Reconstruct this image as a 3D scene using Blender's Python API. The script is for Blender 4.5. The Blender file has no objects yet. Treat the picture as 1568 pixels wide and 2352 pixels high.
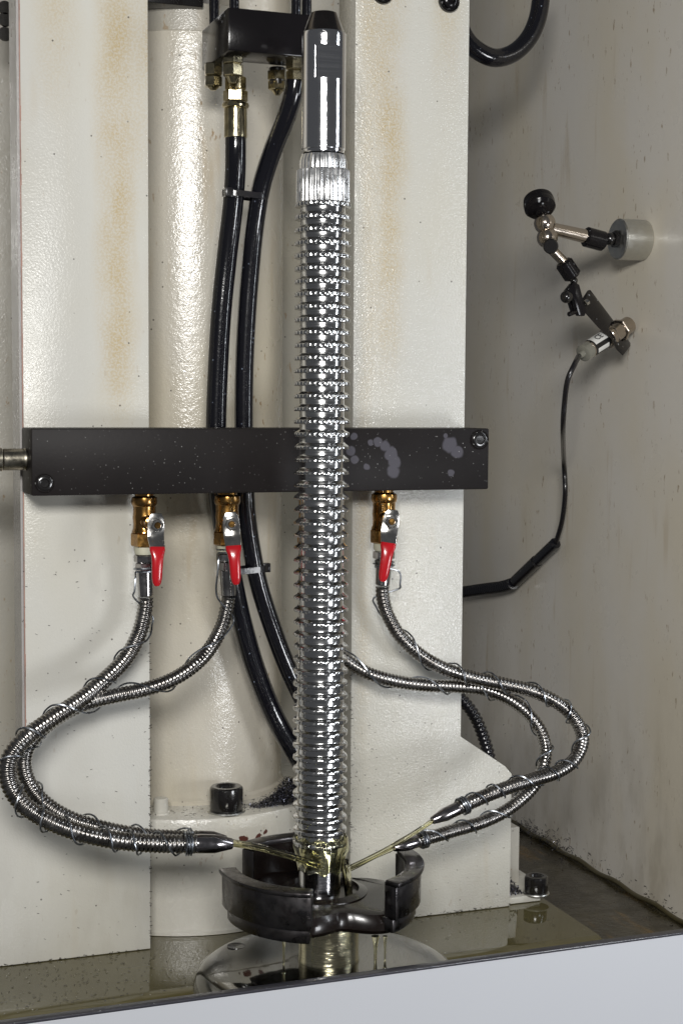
import bpy, bmesh, math, random
from mathutils import Vector, Matrix
random.seed(7)
S = bpy.context.scene
COL = S.collection
PI = math.pi

# ------------------------------------------------------------------ camera
F = 3500.0                                   # focal length in measuring units (frame is 1568 x 2352 of them)
YAW, PITCH, ROLL = math.radians(20), math.radians(4.12), math.radians(.35)
fwd = Vector((math.sin(YAW)*math.cos(PITCH), math.cos(YAW)*math.cos(PITCH), -math.sin(PITCH)))
r0 = Vector((math.cos(YAW), -math.sin(YAW), 0))
u0 = Vector((math.sin(YAW)*math.sin(PITCH), math.cos(YAW)*math.sin(PITCH), math.cos(PITCH)))
RIGHT = r0*math.cos(ROLL) + u0*math.sin(ROLL)
UP = u0*math.cos(ROLL) - r0*math.sin(ROLL)
CAM = Vector((-0.34793, -1.09379, 0.40898))
cd = bpy.data.cameras.new('camera'); cam = bpy.data.objects.new('camera', cd); COL.objects.link(cam)
M = Matrix((RIGHT, UP, -fwd)).transposed().to_4x4(); M.translation = CAM
cam.matrix_world = M
cd.sensor_fit = 'VERTICAL'; cd.sensor_height = 36; cd.lens = 36*F/2352
cd.clip_start = .01; cd.clip_end = 50
S.camera = cam

# ------------------------------------------------------------------ world, lamps, exposure
W = bpy.data.worlds.new('World'); S.world = W; W.use_nodes = True
bg = W.node_tree.nodes['Background']; bg.inputs[0].default_value = (.92, .95, 1, 1); bg.inputs[1].default_value = .085
def area(name, loc, target, sx, sy, power, color):
    l = bpy.data.lights.new(name, 'AREA'); l.shape = 'RECTANGLE'; l.size = sx; l.size_y = sy
    l.energy = power; l.color = color
    o = bpy.data.objects.new(name, l); COL.objects.link(o); o.location = loc
    o.rotation_euler = (Vector(target)-Vector(loc)).to_track_quat('-Z', 'Y').to_euler()
    return o
area('flash_lamp', (-.48, -1.50, .78), (0, 0, .34), .46, .24, 18.6, (1, .985, .955))
area('right_lamp', (.545, -1.01, .13), (.1, 0, .30), .25, .27, 3.8, (.95, .97, 1))
area('side_lamp', (.95, -.62, .62), (0, -.05, .35), .05, .7, 2.2, (.9, .95, 1))
S.view_settings.view_transform = 'Standard'; S.view_settings.look = 'None'
S.view_settings.exposure = 0; S.view_settings.gamma = 1

# ------------------------------------------------------------------ measuring helpers
def ray(u, v): return fwd + RIGHT*((u-784)/F) + UP*((1176-v)/F)
def P(u, v, Y=None, X=None, Z=None):
    r = ray(u, v)
    t = (Y-CAM.y)/r.y if Y is not None else (X-CAM.x)/r.x if X is not None else (Z-CAM.z)/r.z
    return CAM + r*t
def mm(px, p): return px*((Vector(p)-CAM).dot(fwd))/F

# ------------------------------------------------------------------ object helpers
def link(name, me, mat=None, parent=None, smooth=True):
    o = bpy.data.objects.new(name, me); COL.objects.link(o)
    if mat and not me.materials: me.materials.append(mat)
    if smooth and len(me.polygons):
        me.polygons.foreach_set('use_smooth', [True]*len(me.polygons))
    if parent: o.parent = parent
    return o
def mesh(name, V, Fc):
    me = bpy.data.meshes.new(name); me.from_pydata([tuple(x) for x in V], [], Fc); me.update(); return me
def sharp(me, deg=35):
    me.set_sharp_from_angle(angle=math.radians(deg)); return me
def tag(o, label=None, cat=None, group=None, kind=None):
    if label: o['label'] = label
    if cat: o['category'] = cat
    if group: o['group'] = group
    if kind: o['kind'] = kind
    return o
def thing(name, label, cat, group=None):
    o = bpy.data.objects.new(name, None); o.empty_display_size = .01; COL.objects.link(o)
    return tag(o, label, cat, group)
def settle(t, loc):
    """move the origin of a thing to its own base, parts stay where they are"""
    loc = Vector(loc); t.location = loc
    for c in t.children: c.matrix_parent_inverse = Matrix.Translation(-loc)

class MB:
    def __init__(s): s.V = []; s.F = []
    def add(s, V, Fc):
        n = len(s.V); s.V += [Vector(x) for x in V]; s.F += [tuple(i+n for i in f) for f in Fc]; return s
    def box(s, a, b):
        x0, y0, z0 = a; x1, y1, z1 = b
        V = [(x0,y0,z0),(x1,y0,z0),(x1,y1,z0),(x0,y1,z0),(x0,y0,z1),(x1,y0,z1),(x1,y1,z1),(x0,y1,z1)]
        return s.add(V, [(0,3,2,1),(4,5,6,7),(0,1,5,4),(1,2,6,5),(2,3,7,6),(3,0,4,7)])
    def lathe(s, prof, o=(0,0,0), ax=(0,0,1), n=32, ph=0, rf=None):
        o = Vector(o); ax = Vector(ax).normalized()
        h = Vector((0,0,1)) if abs(ax.z) < .9 else Vector((1,0,0))
        e1 = h.cross(ax).normalized(); e2 = ax.cross(e1)
        V = []; Fc = []
        for k, (r, t) in enumerate(prof):
            for i in range(n):
                a = ph+2*PI*i/n; q = r*(rf(a, k) if rf else 1)
                V.append(o+ax*t+(e1*math.cos(a)+e2*math.sin(a))*q)
        for k in range(len(prof)-1):
            for i in range(n):
                j = (i+1) % n
                Fc.append((k*n+i, k*n+j, (k+1)*n+j, (k+1)*n+i))
        if prof[0][0] > 1e-7: Fc.append(tuple(range(n-1, -1, -1)))
        if prof[-1][0] > 1e-7: Fc.append(tuple((len(prof)-1)*n+i for i in range(n)))
        return s.add(V, Fc)
    def cyl(s, a, b, r, n=32, c=0, r2=None):
        a = Vector(a); b = Vector(b); L = (b-a).length; r2 = r if r2 is None else r2
        pr = [(r-c, 0), (r, c), (r2, L-c), (r2-c, L)] if c else [(r, 0), (r2, L)]
        return s.lathe(pr, a, b-a, n)
    def sphere(s, c, r, n=20):
        return s.lathe([(r*math.sin(PI*k/12)+1e-6, -r*math.cos(PI*k/12)) for k in range(13)], c, (0,0,1), n)
    def prism(s, pts, d):
        """closed outline (list of points) pushed along d"""
        n = len(pts); d = Vector(d); A = [Vector(p) for p in pts]
        return s.add(A+[p+d for p in A], [tuple(range(n)), tuple(range(2*n-1, n-1, -1))]+[(i, i+n, (i+1) % n+n, (i+1) % n) for i in range(n)])
    def sweep(s, pts, rad, n=16, caps=True):
        """tube along dense points; rad is a number or list"""
        m = len(pts); pts = [Vector(p) for p in pts]
        T = [(pts[min(i+1, m-1)]-pts[max(i-1, 0)]).normalized() for i in range(m)]
        h = Vector((0,1,0)) if abs(T[0].y) < .9 else Vector((1,0,0))
        N = (h-T[0]*h.dot(T[0])).normalized(); V = []; Fc = []
        for i in range(m):
            N = (N-T[i]*N.dot(T[i])).normalized(); B = T[i].cross(N)
            r = rad[i] if isinstance(rad, (list, tuple)) else rad
            for k in range(n):
                a = 2*PI*k/n; V.append(pts[i]+(N*math.cos(a)+B*math.sin(a))*r)
        for i in range(m-1):
            for k in range(n):
                j = (k+1) % n; Fc.append((i*n+k, i*n+j, (i+1)*n+j, (i+1)*n+k))
        if caps: Fc += [tuple(range(n-1, -1, -1)), tuple((m-1)*n+k for k in range(n))]
        return s.add(V, Fc)
    def build(s, name, mat, parent=None, bevel=0, seg=2, smooth=True, deg=35, fix=False):
        me = mesh(name, s.V, s.F)
        if bevel or fix:
            bm = bmesh.new(); bm.from_mesh(me)
            bmesh.ops.recalc_face_normals(bm, faces=bm.faces)
            if bevel:
                ed = [e for e in bm.edges if len(e.link_faces) == 2 and e.calc_face_angle(0) > math.radians(30)]
                bmesh.ops.bevel(bm, geom=ed, offset=bevel, segments=seg, affect='EDGES', profile=.5, clamp_overlap=True)
            bm.to_mesh(me); bm.free()
        o = link(name, me, mat, parent, smooth)
        if smooth: sharp(me, deg)
        return o

def spline(pts, step):
    """Catmull-Rom through the points, resampled at an even spacing"""
    pts = [Vector(p) for p in pts]; q = [pts[0]*2-pts[1]]+pts+[pts[-1]*2-pts[-2]]; d = []
    for i in range(1, len(q)-2):
        a, b, c, e = q[i-1:i+3]
        for k in range(24):
            t = k/24
            d.append(.5*((2*b)+(c-a)*t+(2*a-5*b+4*c-e)*t*t+(3*b-a-3*c+e)*t**3))
    d.append(pts[-1]); out = [d[0]]; acc = 0
    for i in range(1, len(d)):
        seg = (d[i]-d[i-1]).length; pos = 0
        while acc+seg-pos >= step:
            pos += step-acc; acc = 0
            out.append(d[i-1].lerp(d[i], pos/seg if seg else 0))
        acc += seg-pos
    out.append(d[-1])
    return out

# ------------------------------------------------------------------ materials
class NT:
    def __init__(s, name):
        s.m = bpy.data.materials.new(name); s.m.use_nodes = True; s.t = s.m.node_tree; s.n = s.t.nodes
        s.b = s.n['Principled BSDF']; s.geo = None
    def new(s, ty, **k):
        x = s.n.new(ty)
        for a, b in k.items(): setattr(x, a, b)
        return x
    def lk(s, a, b): s.t.links.new(a, b)
    def pos(s, sc=(1,1,1), loc=(0,0,0)):
        if not s.geo: s.geo = s.new('ShaderNodeNewGeometry')
        mp = s.new('ShaderNodeMapping'); mp.inputs['Scale'].default_value = sc; mp.inputs['Location'].default_value = loc
        s.lk(s.geo.outputs['Position'], mp.inputs['Vector']); return mp.outputs[0]
    def noise(s, sc, detail=2, rough=.5, vec=(1,1,1), loc=(0,0,0), dist=0):
        x = s.new('ShaderNodeTexNoise'); x.inputs['Scale'].default_value = sc; x.inputs['Detail'].default_value = detail
        x.inputs['Roughness'].default_value = rough; x.inputs['Distortion'].default_value = dist
        s.lk(s.pos(vec, loc), x.inputs['Vector']); return x.outputs['Fac']
    def vor(s, sc, vec=(1,1,1), loc=(0,0,0)):
        x = s.new('ShaderNodeTexVoronoi'); x.inputs['Scale'].default_value = sc
        s.lk(s.pos(vec, loc), x.inputs['Vector']); return x
    def ramp(s, fac, a, b, lo=0., hi=1., smooth=True):
        x = s.new('ShaderNodeMapRange', interpolation_type='SMOOTHSTEP' if smooth else 'LINEAR'); s.lk(fac, x.inputs[0])
        x.inputs[1].default_value = a; x.inputs[2].default_value = b; x.inputs[3].default_value = lo; x.inputs[4].default_value = hi
        return x.outputs[0]
    def math(s, op, a, b=None, clamp=False):
        x = s.new('ShaderNodeMath', operation=op, use_clamp=clamp)
        for i, q in enumerate((a, b)):
            if q is None: continue
            if isinstance(q, (int, float)): x.inputs[i].default_value = q
            else: s.lk(q, x.inputs[i])
        return x.outputs[0]
    def mix(s, fac, a, b):
        x = s.new('ShaderNodeMix', data_type='RGBA')
        if isinstance(fac, (int, float)): x.inputs[0].default_value = fac
        else: s.lk(fac, x.inputs[0])
        for i, q in ((6, a), (7, b)):
            if isinstance(q, tuple): x.inputs[i].default_value = (*q, 1)
            else: s.lk(q, x.inputs[i])
        return x.outputs[2]
    def xyz(s):
        if not s.geo: s.geo = s.new('ShaderNodeNewGeometry')
        x = s.new('ShaderNodeSeparateXYZ'); s.lk(s.geo.outputs['Position'], x.inputs[0]); return x.outputs
    def bump(s, h, strength, dist=.001, prev=None):
        x = s.new('ShaderNodeBump'); x.inputs['Strength'].default_value = strength; x.inputs['Distance'].default_value = dist
        s.lk(h, x.inputs['Height'])
        if prev: s.lk(prev, x.inputs['Normal'])
        return x.outputs[0]
    def set(s, **k):
        names = dict(color='Base Color', rough='Roughness', metal='Metallic', normal='Normal', ior='IOR', coat='Coat Weight',
                     coatr='Coat Roughness', trans='Transmission Weight', spec='Specular IOR Level', aniso='Anisotropic', coati='Coat IOR')
        for a, q in k.items():
            i = s.b.inputs[names[a]]
            if isinstance(q, (int, float)): i.default_value = q
            elif isinstance(q, tuple): i.default_value = (*q, 1)
            else: s.lk(q, i)
            if a == 'normal': s.lk(q, s.b.inputs['Coat Normal'])
        return s.m

def paint(name, base=(.62, .612, .57), streaks=(), rust=.5, dots=.4, bumpk=.35, rough=.28, haze=.5, chips=(), seed=0., big=0.6, coat=.35, coatr=.12, spec=.5, warm=(.50, .385, .20)):
    """oily machine enamel: orange peel, ochre runs (x, half width, z full, z gone, strength), rust flecks, dark grit"""
    g = NT(name); X, Y, Z = g.xyz()
    fine = g.noise(620, 2, .6, loc=(seed, 0, 0), dist=.4)
    blot = g.noise(9, 3, .55, vec=(1, 1, .45), loc=(seed, 3, 1))
    c = g.mix(g.ramp(blot, .35, .7, 0, haze*.8), base, tuple(b*w for b, w in zip(base, (.96, .91, .78))))
    for (x0, w, zf, zg, k) in streaks:
        wob = g.math('MULTIPLY', g.math('SUBTRACT', g.noise(16, 2, .5, vec=(.2, .2, 1), loc=(x0*50, 0, 0)), .5), w*1.2)
        dx = g.math('ABSOLUTE', g.math('SUBTRACT', g.math('ADD', X, wob), x0))
        band = g.math('MULTIPLY', g.ramp(dx, 0, w*1.8, 1, 0), g.ramp(g.noise(24, 3, .6, vec=(1, 1, .3), loc=(x0*30, 2, 0)), .3, .6, .35, 1))
        ver = g.ramp(Z, zg, zf, 0, 1)
        ver = g.math('MULTIPLY', ver, g.ramp(g.noise(14, 2, .6, loc=(x0*9, 0, 5)), .3, .65, .45, 1))
        worm = g.ramp(fine, .38, .62, .35, 1)
        mk = g.math('MULTIPLY', g.math('MULTIPLY', band, ver), g.math('MULTIPLY', worm, k), True)
        c = g.mix(mk, c, warm)
    # thin runs
    run = g.math('MULTIPLY', g.ramp(g.noise(60, 2, .6, vec=(1, 1, .12), loc=(seed, 1, 0)), .56, .75), g.ramp(g.noise(9, 1, .5, loc=(seed, 7, 0)), .45, .7))
    c = g.mix(g.math('MULTIPLY', run, haze*.55), c, (.50, .38, .22))
    # rust flecks, stretched downward
    fl = g.ramp(g.noise(210, 3, .6, vec=(1, 1, .38), loc=(seed, 0, 9)), .655-.02*rust, .70)
    fl = g.math('MULTIPLY', fl, g.ramp(g.noise(10, 2, .5, loc=(0, seed, 3)), .42, .60))
    c = g.mix(g.math('MULTIPLY', fl, min(1., rust)*.8), c, (.30, .19, .085))
    # grit
    low = g.math('MULTIPLY', g.ramp(Z, .22, -.06, 0, 1), g.ramp(g.noise(40, 4, .6, vec=(1, 1, .4), loc=(seed, 4, 4)), .40, .72))
    c = g.mix(g.math('MULTIPLY', low, .35*haze), c, (.26, .21, .13))
    vo = g.vor(150, loc=(seed*3, 0, 0)); rnd = g.new('ShaderNodeSeparateColor'); g.lk(vo.outputs['Color'], rnd.inputs[0])
    dt = g.math('MULTIPLY', g.ramp(vo.outputs['Distance'], .07, .13, 1, 0), g.ramp(rnd.outputs[0], .93-.3*dots, .97-.3*dots, 0, 1))
    c = g.mix(g.math('MULTIPLY', dt, .8), c, (.05, .04, .035))
    for (cx, cy, cz, r) in chips:                        # flaked spots down to the red primer
        cb = g.new('ShaderNodeCombineXYZ'); cb.inputs[0].default_value = cx; cb.inputs[1].default_value = cy; cb.inputs[2].default_value = cz
        dv = g.new('ShaderNodeVectorMath', operation='DISTANCE'); g.lk(g.geo.outputs['Position'], dv.inputs[0]); g.lk(cb.outputs[0], dv.inputs[1])
        dd = g.math('ADD', dv.outputs['Value'], g.math('MULTIPLY', g.math('SUBTRACT', g.noise(260, 2, .6), .5), r*2.6))
        c = g.mix(g.ramp(dd, r*.86, r, 1, 0), c, (.10, .035, .025))
    h = g.math('ADD', g.math('MULTIPLY', fine, 1.), g.math('MULTIPLY', g.noise(190, 2, .5, loc=(seed, 0, 2)), big))
    rr = g.ramp(g.noise(22, 3, .6, loc=(seed, 2, 0)), .3, .7, rough*.75, rough*1.3)
    return g.set(color=c, rough=rr, normal=g.bump(h, bumpk, .0012), coat=coat, coatr=coatr, spec=spec)

def metal(name, color, rough=.15, bumpk=0., scale=300, vec=(1, 1, 1), var=0., dark=None, coat=0.):
    g = NT(name); c = color
    if var: c = g.mix(g.ramp(g.noise(scale*.3, 3, .6), .35, .7, 0, var), color, dark or tuple(q*.35 for q in color))
    g.set(color=c, metal=1., rough=g.ramp(g.noise(scale*.5, 2, .6, vec=vec), .3, .7, rough*.7, rough*1.35), coat=coat, coatr=.03)
    if bumpk: g.set(normal=g.bump(g.noise(scale, 3, .6, vec=vec), bumpk, .0004))
    return g.m
def plain(name, color, rough=.4, bumpk=0., scale=300, coat=0., specks=None, var=.25, spec=.5):
    g = NT(name)
    c = g.mix(g.ramp(g.noise(scale*.12, 3, .6), .35, .7, 0, var), color, tuple(q*.6 for q in color))
    if specks:                                             # (scale, amount, colour): pale glints painted into the colour
        vo = g.vor(specks[0]); rnd = g.new('ShaderNodeSeparateColor'); g.lk(vo.outputs['Color'], rnd.inputs[0])
        big = g.ramp(g.noise(18, 2, .5), .35, .65, .35, 1)
        dt = g.math('MULTIPLY', g.ramp(vo.outputs['Distance'], .10, .2, 1, 0), g.ramp(rnd.outputs[1], 1-specks[1], 1-specks[1]*.6, 0, 1))
        c = g.mix(g.math('MULTIPLY', dt, big), c, specks[2])
    g.set(color=c, rough=rough, coat=coat, coatr=.04, spec=spec)
    if bumpk: g.set(normal=g.bump(g.noise(scale, 2, .6), bumpk, .0006))
    return g.m
def oil(name, tint=(.96, .94, .70), rough=0.02):
    g = NT(name); g.set(color=tint, trans=1., rough=rough, ior=1.47); return g.m

xs = lambda u, v: P(u, v, Y=0).x
zs = lambda v: P(400, v, Y=0).z
M_left = paint('pillar_paint_left', rough=.17, coat=0, bumpk=.15, spec=.16, streaks=[(xs(268, 500), .011, zs(760), zs(1010), 1.), (xs(212, 900), .006, zs(850), zs(760), .0), (xs(330, 200), .012, zs(100), zs(560), .7), (xs(125, 200), .014, zs(60), zs(420), .45), (xs(270, 980), .012, zs(960), zs(1000), .4)], dots=.25, rust=.25, seed=.3)
M_right = paint('pillar_paint_right', rough=.19, coat=.2, coatr=.05, streaks=[(xs(888, 500), .013, zs(620), zs(1000), .9), (xs(850, 100), .012, zs(150), zs(500), .5), (xs(1028, 100), .011, zs(60), zs(240), .6), (xs(830, 1700), .006, zs(1500), zs(2000), .5)], dots=.25, rust=.25, seed=2.1, bumpk=.42)
M_wall = paint('side_wall_paint', base=(.84, .80, .73), rust=.85, dots=.25, bumpk=.10, rough=.34, haze=.9, seed=5.2, big=.2)
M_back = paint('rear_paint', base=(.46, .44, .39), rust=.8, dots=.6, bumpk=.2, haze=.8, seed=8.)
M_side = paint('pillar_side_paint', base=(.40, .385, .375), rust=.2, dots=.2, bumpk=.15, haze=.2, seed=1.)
M_primer = plain('red_primer_edge', (.40, .22, .17), .5, .4, var=1.)
M_steel = metal('broach_steel', (.70, .70, .72), .10, .22, 160, (.3, .3, 12))
M_tooth = metal('tooth_steel', (.62, .62, .62), .155, .05, 160, (.3, .3, 12))
M_spline = metal('ground_spline_steel', (.95, .95, .95), .27)
M_black = plain('black_oxide', (.009, .008, .009), .16, .08, 400, .0, (170, .5, (.45, .47, .5)), spec=.25)
M_screw = plain('black_screw', (.010, .009, .009), .22, .1, 400, .6)
M_rubber = plain('black_hose_rubber', (.006, .006, .009), .14, .16, 350, .4, (260, .12, (.3, .35, .45)))
M_cable = plain('black_cable', (.009, .008, .010), .3, .2, 400, .4)
M_conduit = plain('black_conduit', (.010, .010, .014), .22, .1, 300, .15)
M_brass = metal('brass', (.44, .24, .065), .24, .12, 300, var=.7, dark=(.16, .08, .02), coat=.6)
M_zinc = metal('yellow_zinc', (.52, .46, .31), .2, .1, 300, var=.6)
M_pipe = metal('grey_pipe_steel', (.40, .37, .30), .28, .2, 300, var=.5)
M_chrome = metal('hose_steel', (.31, .298, .285), .25, .05, 300, var=.6, dark=(.10, .085, .07), coat=.4)
M_collar = metal('collar_steel', (.42, .41, .41), .18, .05, 300, var=.5, dark=(.15, .13, .12), coat=.4)
M_wire = metal('tie_wire', (.33, .35, .38), .3)
M_lever = metal('lever_steel', (.62, .60, .57), .17, .1, 300, var=.2, coat=.3)
M_red = plain('red_vinyl', (.46, .008, .014), .22, .06, 300, .4, var=.35)
M_tape = plain('thread_tape', (.62, .60, .46), .5, .3)
M_alu = metal('matte_aluminium', (.60, .60, .57), .4, .08, 400)
M_forge = metal('oily_forged_steel', (.10, .095, .098), .34, .04, 260, var=.3, dark=(.06, .045, .04), coat=.3)
M_forge_in = plain('oily_brown_forging', (.009, .006, .005), .24, .1, 200, .15)
M_disc = metal('oily_disc_steel', (.06, .056, .04), .08, .5, 24, coat=1.)
M_ring = metal('locating_ring_steel', (.70, .66, .48), .16, .4, 160, (.3, .3, 12))
M_oil = oil('cutting_oil')
M_nickel = metal('sensor_nickel', (.50, .44, .38), .2, .05, 300)
M_sticker = plain('white_sticker', (.75, .75, .72), .4, var=.05)
M_ink = plain('black_ink', (.01, .01, .01), .4)
M_grey = plain('grey_gland', (.22, .215, .18), .25, coat=.6)
M_chip = metal('swarf', (.20, .20, .235), .22)
M_grit = plain('dark_grit', (.02, .016, .014), .35, coat=.3)
M_cover = plain('pale_cover_paint', (.50, .515, .55), .5, var=.03, scale=40)
M_rim = plain('dark_cover_rim', (.035, .035, .045), .35, .5, 300, .3, (400, .25, (.5, .52, .55)))
g = NT('manifold_black'); X, Y, Z = g.xyz()
c = g.mix(g.ramp(g.noise(14, 3, .6), .35, .7, 0, .5), (.013, .011, .011), (.021, .018, .018))
# the purplish-grey marks near the right end
g.xyz(); mk = None
for u, v, r in ((868, 1016, 8), (884, 1026, 10), (898, 1042, 13), (906, 1062, 13), (902, 1082, 13), (1033, 1022, 15), (1048, 1038, 12), (812, 1003, 6), (806, 1036, 9), (815, 1056, 8), (842, 1072, 6), (850, 1018, 5), (1035, 1085, 7), (1024, 1000, 4)):
    q = P(u, v, Y=-.045); cb = g.new('ShaderNodeCombineXYZ')
    for i in range(3): cb.inputs[i].default_value = q[i]
    dv = g.new('ShaderNodeVectorMath', operation='DISTANCE'); g.lk(g.geo.outputs['Position'], dv.inputs[0]); g.lk(cb.outputs[0], dv.inputs[1])
    t_ = g.ramp(g.math('ADD', dv.outputs['Value'], g.math('MULTIPLY', g.math('SUBTRACT', g.noise(90, 2, .5), .5), .006)), r*.00036*.85, r*.00036*1.25, 1, 0)
    mk = t_ if mk is None else g.math('MAXIMUM', mk, t_)
c = g.mix(g.math('MULTIPLY', mk, .7), c, (.11, .105, .125))
for sc, am, k in ((240, .22, .8), (420, .30, .6)):  # two sizes of pale speck: sparkles painted into the bar's colour
    vo = g.vor(sc); rnd = g.new('ShaderNodeSeparateColor'); g.lk(vo.outputs['Color'], rnd.inputs[0])
    dt = g.math('MULTIPLY', g.ramp(vo.outputs['Distance'], .12, .24, 1, 0), g.ramp(rnd.outputs[1], 1-am, 1-am*.5))
    dt = g.math('MULTIPLY', dt, g.ramp(g.noise(16, 3, .6, loc=(sc, 0, 0)), .42, .68, .15, 1))
    c = g.mix(g.math('MULTIPLY', dt, k), c, (.62, .62, .6))
M_mani = g.set(color=c, rough=.45, normal=g.bump(g.noise(300, 2, .6), .12, .0005), spec=.12)
g = NT('oil_wet_bed')
c = g.mix(g.ramp(g.noise(12, 3, .55), .3, .7), (.120, .104, .046), (.094, .080, .034))
vo = g.vor(180); rnd = g.new('ShaderNodeSeparateColor'); g.lk(vo.outputs['Color'], rnd.inputs[0])
dt = g.math('MULTIPLY', g.ramp(vo.outputs['Distance'], .10, .16, 1, 0), g.ramp(rnd.outputs[0], .9, .94)); c = g.mix(g.math('MULTIPLY', dt, .8), c, (.015, .012, .01))
dt = g.math('MULTIPLY', g.ramp(vo.outputs['Distance'], .08, .12, 1, 0), g.ramp(rnd.outputs[1], .95, .97)); c = g.mix(g.math('MULTIPLY', dt, .8), c, (.5, .48, .42))
M_bed = g.set(color=c, rough=.03, ior=1.5, coat=.6, coatr=.01, normal=g.bump(g.noise(7, 1, .4), .03, .004))
g = NT('trough_wet_floor')
c = g.mix(g.ramp(g.noise(20, 4, .6), .3, .7), (.070, .058, .030), (.034, .028, .017))
c = g.mix(g.ramp(g.noise(26, 3, .6, vec=(1, .25, 1)), .54, .66, 0, .8), c, (.22, .13, .03))
c = g.mix(g.ramp(g.noise(380, 2, .6), .66, .72, 0, .7), c, (.01, .01, .01))
M_trough = g.set(color=c, rough=g.ramp(g.noise(60, 3, .6), .3, .7, .12, .4), normal=g.bump(g.noise(160, 4, .6), .3, .002), coat=.3)

# ------------------------------------------------------------------ the setting
def struct(name, mb, mat, bevel=0, **k):
    o = mb.build(name, mat, None, bevel, **k); o['kind'] = 'structure'; return o
mb = MB()                                      # bed: flat, then rolling off along its front edge
prof = [(.30, 0), (-.078, 0)]+[(-.078-.024*math.sin(a*PI/16), -.024*(1-math.cos(a*PI/16))) for a in range(1, 9)]+[(-.102, -.12), (.30, -.12)]
xl, xr = -.50, .2338
n = len(prof)
mb.add([(xl, y, z) for y, z in prof]+[(xr, y, z) for y, z in prof], [tuple(range(n)), tuple(range(2*n-1, n-1, -1))]+[(i, i+n, (i+1) % n+n, (i+1) % n) for i in range(n)])
struct('machine_bed', mb, M_bed, fix=True)
ZF = -.05; XW = P(1376, 2007, Z=ZF).x
struct('trough_floor', MB().box((.2342, -.30, ZF-.02), (XW+.02, .70, ZF)), M_trough)
struct('side_wall', MB().box((XW, -.05, ZF), (XW+.01, .72, 1.1)), M_wall)
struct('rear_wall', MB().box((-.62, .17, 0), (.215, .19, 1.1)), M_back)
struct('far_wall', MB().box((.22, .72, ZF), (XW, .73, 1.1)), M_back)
mb = MB(); a = P(1290, 2006, X=XW)
pts = [Vector((XW-.0035, y, ZF+.003+.0012*math.sin(y*90))) for y in [i*.01-.05 for i in range(76)]]
tag(mb.sweep(pts, .0022, 8).build('sealant_bead', plain('olive_sealant', (.09, .075, .035), .3, coat=.4)), 'olive bead of sealant along the foot of the side wall', 'sealant')

# pale cover in front, hiding the near edge of the bed
YC = -.215
A = P(0, 2352, Y=YC); B = P(1568, 2140, Y=YC); sl = (B.z-A.z)/(B.x-A.x)
zc = lambda x: A.z+(x-A.x)*sl
x0, x1 = -.75, .75
cover = thing('front_cover', 'plain pale blue-grey sheet metal cover below the oily bed', 'cover')
MB().prism([(x0, YC, -.45), (x1, YC, -.45), (x1, YC, zc(x1)-.0020), (x0, YC, zc(x0)-.0020)], (0, .003, 0)).build('panel', M_cover, cover, .0006, smooth=False)
MB().prism([(x0, YC-.001, zc(x0)-.0018), (x1, YC-.001, zc(x1)-.0018), (x1, YC-.001, zc(x1)), (x0, YC-.001, zc(x0))], (0, .007, 0)).build('rim_seal', M_rim, cover, .0005)
settle(cover, (0, YC, -.45))

# ------------------------------------------------------------------ uprights
T = .037
def outline_plate(name, pts2, mat, label, side_x=None):
    t = thing(name, label, 'upright plate')
    MB().prism([(x, 0, z) for x, z in pts2], (0, T, 0)).build('plate', mat, t, .0012, 2, fix=True)
    return t
X0, X1 = P(50, 1000, Y=0).x, P(343, 980, Y=0).x
pl = thing('upright_plate', 'left cream painted steel upright with ochre runs, behind the left end of the bar', 'upright plate')
f1 = P(57, 1764, Y=0); f2 = P(-48, 1842, Y=0); zf1 = f1.z-.0012
MB().prism([(X1, 0, .0005), (X1, 0, 1.05), (X0+.0013, 0, 1.05), (X0+.0013, 0, zf1), (f2.x, 0, f2.z), (f2.x, 0, .0005)], (0, T, 0)).build('plate', M_left, pl, .0008, 2, fix=True)
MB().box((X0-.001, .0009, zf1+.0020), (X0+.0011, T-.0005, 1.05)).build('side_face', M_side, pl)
mb = MB()                                           # worn edge where the primer shows
zz = zf1+.001
for i in range(150):
    h = random.uniform(.002, .011)
    k = .0007+.0005*random.random()*(1 if random.random() < .3 else 0)
    mb.box((X0+.0007, .0001, zz), (X0+.0007+k, .0019, zz+h)); zz += h
    if zz > 1.04: break
mb.build('worn_edge', M_primer, pl, smooth=False)
settle(pl, (X0, 0, 0))
XR0, XR1 = P(810, 980, Y=0).x, P(1067, 960, Y=0).x
c1 = P(1061, 1692, Y=0); c2 = P(1160, 1760, Y=0); c3 = P(1175, 1778, Y=0)
pr_ = thing('upright_plate', 'right cream painted steel upright with chamfered foot, behind the right hoses', 'upright plate')
MB().prism([(XR0, 0, .0005), (c3.x, 0, .0005), (c3.x, 0, c3.z), (c2.x, 0, c2.z), (XR1, 0, c1.z), (XR1, 0, 1.05), (XR0, 0, 1.05)], (0, T, 0)).build('plate', M_right, pr_, .0009, 2, fix=True)
settle(pr_, (XR0, 0, 0))
# foot of the frame beside the right upright
ft = thing('frame_foot', 'white painted mounting foot at the right corner of the bed, swarf around its bolt', 'mounting foot')
MB().prism([(c3.x-.02, .004, .0005), (P(1240, 2070, Y=.004).x, .004, .0005), (P(1274, 2080, Y=.004).x, .03, .0005), (P(1274, 2080, Y=.004).x, .15, .0005), (c3.x-.02, .15, .0005)], (0, 0, .0055)).build('foot_plate', M_right, ft, .0008, 2, fix=True)
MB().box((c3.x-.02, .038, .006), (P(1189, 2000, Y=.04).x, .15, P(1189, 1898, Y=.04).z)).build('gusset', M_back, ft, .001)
settle(ft, (c3.x, .05, 0))

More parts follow.
